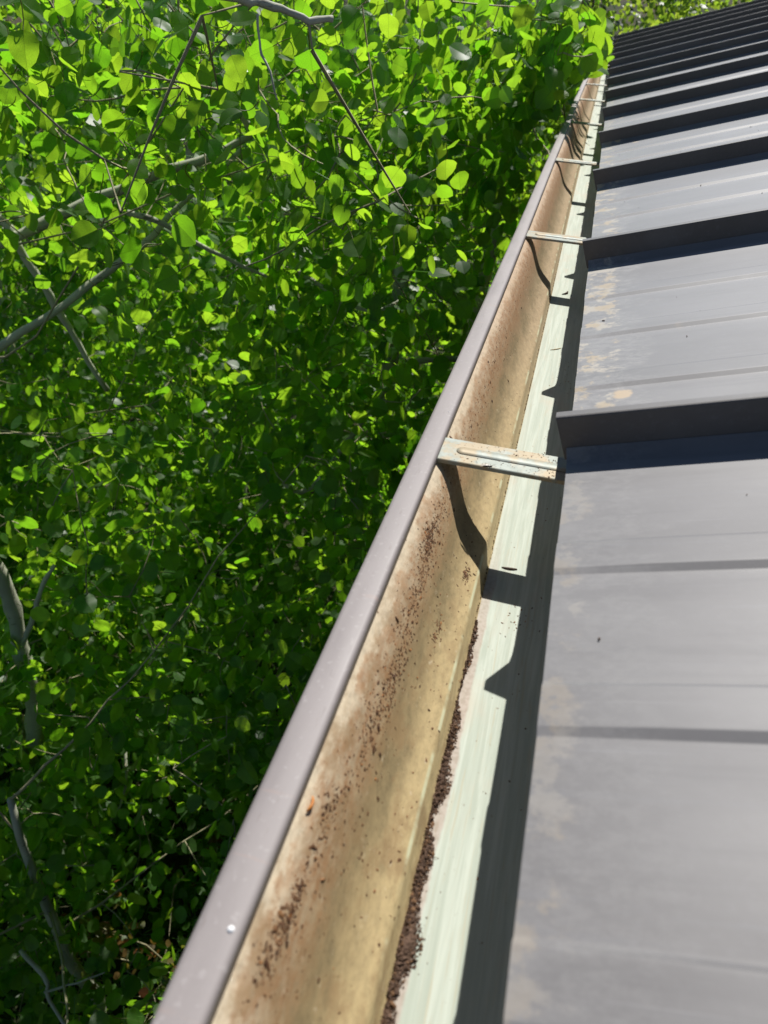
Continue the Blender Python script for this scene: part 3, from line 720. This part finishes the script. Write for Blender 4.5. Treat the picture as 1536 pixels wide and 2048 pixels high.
def sample_clusters(n, lo, hi, env=True):
    p = rng.uniform(lo, hi, (n, 3))
    if env: p = p[envelope(p)]
    px, py, zc = project(p)
    ok = (zc > .3) & (px > -420) & (px < 1500) & (py > -420) & (py < 2500)
    return p[ok]
near = sample_clusters(20000, (-3.6, .2, .3), (-.2, 4.4, EAVE + 1.6))
dens = vnoise(near, 3.2, 7) + .5 * vnoise(near, 7.5, 8)
shaft = vnoise(near - (near @ SUN)[:, None] * SUN, 4.0, 17); slab = near[:, 2] * .61 - near[:, 1] * .79; near = near[(dens + .5 * vnoise(near, 1.7, 18) > -.12) & ~((shaft > -.06) & (near[:, 2] > EAVE - 1.7) & ((slab < .20) | (slab > .95)))]
far = sample_clusters(12000, (-10, 3.6, .4), (-.3, 10.5, EAVE + 4.5)); far = far[(np.linalg.norm(far - CAM, axis=1) > 4.2) & (vnoise(far, 1.6, 9) > 0)]
# low dark understory below the house eave near the camera
low = rng.uniform((-3.4, -.3, .2), (-.40, 1.7, 2.2), (1500, 3)); low = low[vnoise(low, 2.5, 12) > -.1]
# the bough reaching in close over the eave line, and the spray lapping over the gutter farther on
b1 = rng.normal((-.92, 1.05, EAVE + .10), (.36, .26, .12), (150, 3)); b1 = b1[(b1[:, 0] < -.2)]
b2 = rng.normal((-.50, 1.45, EAVE + .06), (.17, .34, .13), (110, 3)); b2 = b2[b2[:, 0] < -.2]
b3 = np.array([at(px_, py_, rng.uniform(2.1, 2.9)) for px_, py_ in zip(rng.uniform(1015, 1196, 95), rng.uniform(25, 195, 95)) if px_ < 1200 - max(0, py_ - 150) * 1.4 - max(0, 45 - py_) * 2.5])
for qb in (b1, b2): pass
clusters = np.concatenate([near, far, low, b1, b2, b3])
close = np.concatenate([np.zeros(len(near) + len(far) + len(low), bool), np.ones(len(b1) + len(b2) + len(b3), bool)])
dist = np.linalg.norm(clusters - CAM, axis=1)
# thin what hangs directly before the pale limbs so that they show through as they do in the grove
cx, cy, cz = project(clusters)
drop = np.zeros(len(clusters), bool)
for a, b, c_, dl in CLEAR_LIMBS:
    for (xa, ya), (xb, yb) in ((a, b), (b, c_)):
        L2 = (xb - xa) ** 2 + (yb - ya) ** 2; t_ = np.clip(((cx - xa) * (xb - xa) + (cy - ya) * (yb - ya)) / L2, 0, 1)
        dd = np.hypot(cx - xa - t_ * (xb - xa), cy - ya - t_ * (yb - ya))
        drop |= (dd < 34) & (dist < dl + .05) & (rng.random(len(clusters)) < .25)
drop |= (np.hypot(cx - 385, (cy - 1800) * .8) < 75) & (dist < 3.6) & (rng.random(len(clusters)) < .92)
rel = clusters - at(392, 1790, 3.3); along = rel @ SUN; drop |= (np.linalg.norm(rel - along[:, None] * SUN, axis=1) < .26) & (along > -.2)
drop |= dist < .95
drop |= (~close) & (dist < 1.15)
n_spray = int((~drop[len(drop) - len(b3):]).sum()); clusters = clusters[~drop]; close = close[~drop]; dist = dist[~drop]

# trunks: (x, y, lean x, lean y, top z, radius, label)
TRUNKS = [
 (-2.35, 1.75, .02, -.05, EAVE + .2, .055, 'aspen with pale leaning limbs crossing the upper left of the grove'),
 (-.95, 3.1, .12, -.10, EAVE + .7, .055, 'aspen whose backlit leaves crowd against the gutter lip'),
 (-3.05, 2.5, .10, -.02, EAVE + .9, .065, 'aspen whose pale limbs cross each other at the left edge of the picture'),
 (-.75, 4.5, .22, -.35, EAVE + 1.8, .055, 'aspen whose bright spray of leaves laps over the far gutter end'),
 (-2.3, 4.4, .1, -.1, EAVE + 2.2, .07, 'aspen standing behind the leaning pale limbs, mid grove'),
 (-4.2, 4.3, .1, 0, EAVE + 2.2, .08, 'aspen at the far left behind the crossing pale limbs'),
 (-3.3, 6.4, 0, -.2, EAVE + 3.5, .085, 'tall aspen deep in the grove behind the mid grove aspen'),
 (-1.4, 7.2, .1, -.1, EAVE + 3.8, .08, 'tall aspen beyond the far gutter end'),
 (-6.0, 6.3, .2, 0, EAVE + 3.5, .09, 'tall aspen deepest in the grove at its left side'),
 (-1.25, .55, .0, .05, 1.9, .028, 'low shaded aspen sapling under the near end of the gutter'),
 (-2.9, 1.1, .1, .15, 2.2, .030, 'low shaded aspen sapling with a pale forked stem at the left edge'),
 (-2.15, .95, .0, -.05, EAVE + .12, .030, 'slender aspen whose near bough hangs large leaves at the top'),
]
def trunk_line(T, n=12):
    x, y, lx, ly, top, r_, _ = T; t_ = np.linspace(0, 1, n); seed = np.random.default_rng(int(abs(x * 977 + y * 331) * 10))
    wob = np.cumsum(seed.normal(0, .018, (n, 2)), 0)
    return np.stack([x + lx * t_ * top * .5 + wob[:, 0], y + ly * t_ * top * .5 + wob[:, 1], -.05 + (top + .05) * t_], -1)
lines = [trunk_line(T) for T in TRUNKS]
own = np.empty(len(clusters), int)
best = np.full(len(clusters), 1e9)
for i, ln in enumerate(lines):
    dmin = np.full(len(clusters), 1e9)
    for p_ in ln: dmin = np.minimum(dmin, np.linalg.norm((clusters - p_) * np.array([1, 1, .8]), axis=1))
    dmin *= 1.0 + (.25 if TRUNKS[i][5] < .04 else 0)
    dmin += .12 * vnoise(clusters, 2.5, 40 + i)
    u = dmin < best; own[u] = i; best[u] = dmin[u]
n_b1 = len(clusters)
spray = np.zeros(len(clusters), bool); spray[len(clusters) - n_spray:] = True
own[close] = 11; own[spray] = 3

def limb(pts, r0, r1, n=9):
    """smooth path through control points with a little wander"""
    pts = np.asarray(pts, float); t_ = np.linspace(0, len(pts) - 1, n); i = np.clip(t_.astype(int), 0, len(pts) - 2); f = (t_ - i)[:, None]
    p0 = pts[np.clip(i - 1, 0, len(pts) - 1)]; p1_ = pts[i]; p2_ = pts[i + 1]; p3_ = pts[np.clip(i + 2, 0, len(pts) - 1)]
    out = .5 * (2 * p1_ + (p2_ - p0) * f + (2 * p0 - 5 * p1_ + 4 * p2_ - p3_) * f ** 2 + (3 * p1_ - p0 - 3 * p2_ + p3_) * f ** 3)
    rw = np.random.default_rng(int(abs(pts[0][0] * 7919 + pts[-1][1] * 104729)) % 2 ** 31); L_ = np.linalg.norm(pts[-1] - pts[0])
    env_ = np.sin(np.linspace(0, math.pi, n))[:, None]; out = out + np.cumsum(rw.normal(0, .008, (n, 3)), 0) * L_ * env_
    return out, np.linspace(r0, r1, n) * rw.uniform(.86, 1.16, n)
EXTRA = {   # pale limbs seen through the leaves
 0: [([at(-260, 560, 2.15), at(-30, 482, 2.1), at(250, 388, 2.08), at(505, 270, 2.12)], .017, .009), ([at(505, 270, 2.12), at(470, 215, 2.1), at(415, 205, 2.1)], .009, .005),
     ([at(255, 425, 2.2), at(330, 455, 2.2), at(470, 535, 2.25), at(545, 560, 2.3)], .008, .004)],
 2: [([at(-200, 800, 2.45), at(0, 690, 2.4), at(180, 575, 2.4), at(330, 440, 2.4), at(482, 300, 2.42)], .015, .007), ([at(-60, 400, 2.6), at(20, 450, 2.55), at(60, 520, 2.55), at(130, 640, 2.6), at(215, 780, 2.7)], .015, .009)],
 11: [([at(330, -40, .98), at(480, 8, 1.02), at(560, 22, 1.04), at(620, 50, 1.05), at(665, 38, 1.07)], .0052, .0036), ([at(515, 28, 1.03), at(520, 90, 1.02), at(545, 160, 1.0), at(555, 200, 1.0)], .0016, .0010)],
 1: [([at(960, 720, 2.6), at(820, 735, 2.5), at(640, 955, 2.5), at(560, 960, 2.5)], .012, .006), ([at(600, 545, 2.5), at(720, 620, 2.4), at(800, 600, 2.4)], .008, .004)],
 10: [([at(70, 1480, 3.1), at(45, 1340, 2.85), at(15, 1200, 2.7), at(-40, 1080, 2.6)], .030, .020), ([at(40, 1300, 2.8), at(75, 1210, 2.7), at(110, 1130, 2.65)], .010, .006), ([at(40, 1900, 2.9), at(90, 1960, 2.9), at(105, 2010, 2.95), at(150, 2080, 3.0)], .007, .005), ([at(88, 1985, 2.9), at(150, 1965, 2.9), at(210, 1945, 2.9)], .004, .002)],
 9: [([at(250, 1480, 3.2), at(255, 1570, 3.2), at(225, 1640, 3.3), at(170, 1700, 3.35)], .006, .004)],
}
total_leaves = 0
px0 = project
for i, T in enumerate(TRUNKS):
    ln = lines[i]; seed = np.random.default_rng(100 + i); idx = np.where(own == i)[0]
    tree = tag(empty('aspen_tree' if T[5] > .04 or i == 11 else 'aspen_sapling', tuple(ln[0] + np.array([0, 0, .05]))), T[6], 'tree', 'aspens growing beside the house')
    tinv = Matrix.Translation(-Vector((ln[0] + np.array([0, 0, .05])).tolist()))
    def tp(o):
        o.parent = tree; o.matrix_parent_inverse = tinv; return o
    mb = MB(); rad = np.linspace(T[5] * 1.15, T[5] * .35, len(ln)); rad[0] *= 1.25; mb.tube(ln, rad, 10); tp(mb.build('trunk', MAT['aspen_bark'], None, None, True))
    nodes = [p_ for p_ in ln[3:]]; nrad = [r_ for r_ in rad[3:]]
    for pts, r0, r1 in EXTRA.get(i, []):
        p_, r_ = limb(pts, r0, r1, 18); mb = MB(); mb.tube(p_, r_, 8); tp(mb.build('limb', MAT['aspen_bark'], None, None, True))
        nodes += list(p_); nrad += list(r_)
    if not len(idx): continue
    cl = clusters[idx]
    # main limbs towards spread-out cluster points
    nl = int(min(9, 3 + len(idx) / 120)); sel = [int(seed.integers(len(cl)))]
    dm_ = np.linalg.norm(cl - cl[sel[0]], axis=1)
    for _ in range(nl - 1): j = int(np.argmax(dm_ * seed.uniform(.7, 1, len(cl)))); sel.append(j); dm_ = np.minimum(dm_, np.linalg.norm(cl - cl[j], axis=1))
    for j in sel:
        tgt = cl[j]; base_i = int(np.argmin(np.linalg.norm(ln[3:] - (tgt - np.array([0, 0, .5])), axis=1))) + 3
        a = ln[base_i]; mid = (a + tgt) / 2 + seed.normal(0, .09, 3) * np.linalg.norm(tgt - a) + np.array([0, 0, -.08]); r0 = rad[base_i] * .55
        p_, r_ = limb([a, mid, tgt], min(r0, .0045), .0014, 14); mb = MB(); mb.tube(p_, r_, 6); tp(mb.build('limb', MAT['twig_bark'], None, None, True))
        nodes += list(p_[1:]); nrad += list(r_[1:])
    # twigs: join every leaf cluster to the nearest wood already there
    nodes = np.array(nodes); order = np.argsort([np.min(np.linalg.norm(nodes - c_, axis=1)) for c_ in cl])
    pool = np.concatenate([nodes, np.zeros((len(cl), 3))]); cnt = len(nodes); TV, TQ = [], []; off = 0
    ang = np.arange(3) * 2 * math.pi / 3; ring = np.stack([np.cos(ang), np.sin(ang)], -1)
    for j in order:
        c_ = cl[j]; d_ = np.linalg.norm(pool[:cnt] - c_, axis=1); b_ = pool[int(np.argmin(d_))]; L = d_.min()
        pool[cnt] = c_; cnt += 1
        if L < .01: continue
        k = 4; tt = np.linspace(0, 1, k)[:, None]; mid = (b_ + c_) / 2 + seed.normal(0, .10, 3) * L
        pts = (1 - tt) ** 2 * b_ + 2 * tt * (1 - tt) * mid + tt ** 2 * c_
        ax = (c_ - b_) / L; u_ = np.cross(ax, [0.3, .2, 1]); u_ /= np.linalg.norm(u_) + 1e-9; w_ = np.cross(ax, u_)
        rr = np.linspace(.0030 if L > .25 else .0022, .0012, k)[:, None, None]
        TV.append((pts[:, None] + rr * (ring[None, :, :1] * u_ + ring[None, :, 1:] * w_)).reshape(-1, 3))
        TQ.append(np.array([(a_*3 + q_, a_*3 + (q_+1) % 3, a_*3 + 3 + (q_+1) % 3, a_*3 + 3 + q_) for a_ in range(k - 1) for q_ in range(3)]) + off); off += k * 3
    if TV: o = tp(link('twigs', fast_mesh('twigs', np.concatenate(TV), np.concatenate(TQ)), MAT['twig_bark'])); o['kind'] = 'stuff'
    # leaves round every cluster point
    dcl = dist[idx]; nlv = np.where(dcl < 4.2, seed.integers(6, 11, len(idx)), seed.integers(7, 12, len(idx)))
    ci = np.repeat(np.arange(len(idx)), nlv); n = len(ci)
    size = seed.normal(.043, .007, n).clip(.026, .058) * np.where(dcl[ci] > 4.2, 1.25, np.where(dcl[ci] > 2.1, 1.14, 1.0)) * np.where(close[idx][ci] & ~spray[idx][ci], .80, 1.0)
    out = seed.normal(size=(n, 3)) * np.array([1, 1, .7]); out[:, 2] -= .55; out /= np.linalg.norm(out, axis=1)[:, None]
    spread = np.where(dcl[ci] > 4.2, .10, .045)
    start = cl[ci] + seed.normal(0, 1, (n, 3)) * spread[:, None]
    tip = out + seed.normal(0, .35, (n, 3)) + np.array([0, 0, -.35])
    nor = seed.normal(size=(n, 3)) + np.array([.05, -.45, .55])
    Rm = leaf_frames(tip, nor); pos = start + Rm[:, :, 1] * (size * .75)[:, None]
    lp = pos + Rm[:, :, 1] * (size * .5)[:, None]
    ok = (lp[:, 0] < -.175) | (spray[idx][ci] & (lp[:, 0] < .06) & (lp[:, 2] > EAVE - .02)); zx, zy, _ = project(lp); ok &= ~(spray[idx][ci] & ((zx > 1213 - np.maximum(0, zy - 185) * 1.2) | ((zy > 140) & (zx > 1128 - (zy - 215) * .5)))); ok &= np.linalg.norm(lp - CAM, axis=1) > .55; ok &= lp[:, 2] > .1
    th_ = lp[:, 2] - (EAVE - .035); sx = lp[:, 0] - .085 * th_; sy_ = lp[:, 1] - .77 * th_; ok &= ~((th_ > 0) & (sx > -.13) & (sx < .02) & (sy_ < 1.55))
    pos, Rm, size, lp = pos[ok], Rm[ok], size[ok], lp[ok]; n = len(pos)
    tint = seed.beta(1.6, 1.6, n); total_leaves += n
    qx, qy, qz = project(lp); inside = (qx > -10) & (qx < 1546) & (qy > -10) & (qy < 2058) & (qz > 0)
    look = np.abs((Rm[:, :, 2] * (lp - CAM)).sum(1)) / np.linalg.norm(lp - CAM, axis=1)
    app = np.where(inside, size * F_PX / np.maximum(qz, .1) * (.4 + .6 * look), 0)
    lim = {11: 300, 0: 300, 1: 300, 3: 300, 2: 200, 4: 150}.get(i, 80)
    big = np.argsort(-app)[:lim]; big = big[app[big] > 14]
    for b_ in big:
        o = bpy.data.objects.new('leaf', HI_MESHES[int(seed.integers(8))]); COL.objects.link(o)
        M_ = Matrix(Rm[b_].tolist()).to_4x4() @ Matrix.Diagonal((size[b_],) * 3 + (1,)); M_.translation = Vector(pos[b_].tolist())
        o.parent = tree; o.matrix_parent_inverse = tinv; o.matrix_basis = M_
    rest = np.ones(n, bool); rest[big] = False
    if rest.any():
        o = tp(link('crown', foliage_mesh('crown', pos[rest], Rm[rest], size[rest], tint[rest], dist[idx].mean() < 5), MAT['aspen_foliage'])); o['kind'] = 'stuff'
print('leaves', total_leaves)

# ---------------------------------------------------------------- trees beyond the far end of the roof
rng = np.random.default_rng(77)
def far_tree(x, y, hgt, rad, n, mat, label, base_h=.6, leaf=.052):
    tree = tag(empty('young_aspen', (x, y, float(hill(x, y)))), label, 'tree', 'sunlit young trees beyond the roof')
    ln = np.stack([np.cumsum(rng.normal(0, .03, 9)), np.cumsum(rng.normal(0, .03, 9)), np.linspace(-.05, hgt * .95, 9)], -1)
    mb = MB(); mb.tube(ln, np.linspace(.05, .012, 9), 7); mb.build('trunk', MAT['aspen_bark'], tree, None, True)
    tips = []
    for k in range(16):
        z = rng.uniform(base_h, hgt * .92); a = rng.uniform(0, 6.28); L = rad * (1.15 - z / hgt) * rng.uniform(.6, 1.2); j = np.argmin(abs(ln[:, 2] - z)); s0 = ln[j]
        e_ = s0 + np.array([math.cos(a) * L, math.sin(a) * L, L * rng.uniform(.3, 1.0)]); p_, r_ = limb([s0, (s0 + e_) / 2 + np.array([0, 0, -.05]), e_], .014, .004, 6)
        mb = MB(); mb.tube(p_, r_, 5); mb.build('limb', MAT['aspen_bark'], tree, None, True); tips += list(p_[1:])
    tips = np.array(tips + list(ln[3:])); c_ = tips[rng.integers(len(tips), size=n)]; pos = c_ + rng.normal(0, 1, (n, 3)) * np.array([.17, .17, .20])
    Rm = leaf_frames(rng.normal(size=(n, 3)) + np.array([0, 0, -.5]), rng.normal(size=(n, 3)) + np.array([0, -.4, .5]))
    o = link('crown', foliage_mesh('crown', pos, Rm, rng.uniform(.7, 1.2, n) * leaf, rng.random(n), False), mat, tree); o['kind'] = 'stuff'
spots = [(.45, 8.2, 4.6, .7, 'slim yellow-green young tree just past the roof corner'), (1.3, 9.0, 5.0, .8, 'yellow-green young tree second past the roof corner'), (2.2, 9.6, 4.7, .8, 'yellow-green young tree third past the roof corner'),
         (3.2, 10.4, 5.2, .9, 'yellow-green young tree farthest right beyond the roof'), (-.35, 9.4, 5.2, .7, 'slim young tree behind the leaf spray over the gutter end'), (1.9, 12.5, 6, 1.0, 'taller young tree standing behind the yellow-green ones'), (.6, 11.8, 5.6, .9, 'taller young tree standing in the gap past the roof corner')]
for x, y, hgt, rad, lab in spots: far_tree(x, y, hgt * .92, rad, 4200, MAT['far_foliage'], lab)
def conifer(x, y, hgt, rad, label):
    tree = tag(empty('conifer', (x, y, float(hill(x, y)))), label, 'tree', 'dark conifers behind the grove')
    mb = MB(); mb.tube([(0, 0, -.1), (0, 0, hgt * .5), (0, 0, hgt)], [.16, .09, .015], 8); mb.build('trunk', MAT['conifer_bark'], tree, None, True)
    P0, D0, N0, Z0 = [], [], [], []
    for k in range(95):
        z = .4 + (hgt - .5) * (k / 95) ** .9; L = rad * (1 - z / hgt) + .12; a = k * 2.4 + rng.uniform(-.3, .3); m_ = 22
        t_ = rng.random(m_) ** .6; d_ = np.array([math.cos(a), math.sin(a), 0.]); sd = np.array([-d_[1], d_[0], 0])
        P0.append(d_ * (t_ * L)[:, None] + np.array([0, 0, z]) + np.array([0, 0, -1]) * (t_ ** 2 * L * .35)[:, None] + sd * (rng.normal(0, .09, m_) * (1.2 - t_))[:, None])
        D0.append(d_ + sd * rng.normal(0, .9, m_)[:, None] + np.array([0, 0, -.35])); N0.append(rng.normal(0, .4, (m_, 3)) + np.array([0, 0, 1.0])); Z0.append(rng.uniform(.14, .26, m_))
    P0, D0, N0, Z0 = map(np.concatenate, (P0, D0, N0, Z0)); Rm = leaf_frames(D0, N0); Rm[:, :, 0] *= .35
    o = link('crown', foliage_mesh('crown', P0, Rm, Z0, rng.random(len(P0)), False), MAT['conifer_foliage'], tree); o['kind'] = 'stuff'
for x, y, hgt, rad, lab in [(-2.6, 13.5, 9, 1.6, 'dark conifer behind the tall aspen beyond the gutter end'), (-.6, 15.5, 10, 1.7, 'dark conifer straight beyond the far gutter end'), (2.6, 16, 9.5, 1.7, 'dark conifer behind the young trees right of the gutter end'),
                            (5.2, 15.0, 10, 1.8, 'dark conifer behind the rightmost young tree'), (-5.5, 13, 10, 1.8, 'dark conifer behind the grove left of centre'), (-8.6, 12, 10, 1.9, 'dark conifer behind the grove at its far left'), (-11.5, 10, 10, 2.0, 'dark conifer outermost on the left behind the grove')]:
    conifer(x, y + 3, hgt * .62, rad, lab)

# ---------------------------------------------------------------- undergrowth and the reddish shrub
def shrub(x, y, z, r, n, mat, label, leaf=.03):
    s_ = tag(empty('shrub', (x, y, z)), label, 'shrub')
    tips = []
    for k in range(9):
        a = rng.uniform(0, 6.28); e_ = np.array([math.cos(a) * r * rng.uniform(.3, 1), math.sin(a) * r * rng.uniform(.3, 1), r * rng.uniform(.8, 1.9)])
        p_, r_ = limb([(0, 0, -.05), e_ * np.array([.4, .4, .6]), e_], .006, .002, 6); mb = MB(); mb.tube(p_, r_, 5); mb.build('stem', MAT['twig_bark'], s_, None, True); tips += list(p_[2:])
    tips = np.array(tips); pos = tips[rng.integers(len(tips), size=n)] + rng.normal(0, .05, (n, 3))
    Rm = leaf_frames(rng.normal(size=(n, 3)), rng.normal(size=(n, 3)) + np.array([0, -.2, 1.0]))
    o = link('foliage', foliage_mesh('foliage', pos, Rm, rng.uniform(.7, 1.3, n) * leaf, rng.random(n), False), mat, s_); o['kind'] = 'stuff'
p = at(392, 1800, 3.3); shrub(p[0], p[1], 0.0, .56, 900, MAT['red_foliage'], 'reddish and yellow-green shrub in the shade below the gutter')
p = at(330, 1960, 3.3); shrub(p[0], p[1], 0.0, .25, 300, MAT['ground_foliage'], 'low green shrub nearest the camera below the gutter')
n = 34000; gxy = np.stack([rng.uniform(-9, -.3, n), rng.uniform(-1.2, 9, n)], -1); gxy[17000:] = np.stack([rng.uniform(-14, 12, n - 17000), rng.uniform(9, 24, n - 17000)], -1)
gxy = gxy[np.sin(gxy[:, 0] * 2.1 + 1) * np.sin(gxy[:, 1] * 1.7) + rng.normal(0, .5, n) > -.3]; n = len(gxy)
pos = np.stack([gxy[:, 0], gxy[:, 1], rng.uniform(.0, .30, n) + hill(gxy[:, 0], gxy[:, 1])], -1); fars = gxy[:, 1] > 9
Rm = leaf_frames(rng.normal(0, .6, (n, 3)) + np.array([0, 0, .9]), rng.normal(size=(n, 3)) + np.array([0, -.3, .6])); Rm[:, :, 0] *= rng.choice([.12, .5, .9], n)[:, None]
tag(link('undergrowth', foliage_mesh('undergrowth', pos, Rm, rng.uniform(.05, .16, n) * np.where(fars, 2.2, 1), rng.random(n), False), MAT['ground_foliage']), 'low green plants covering the ground under the aspens', 'undergrowth', kind='stuff')
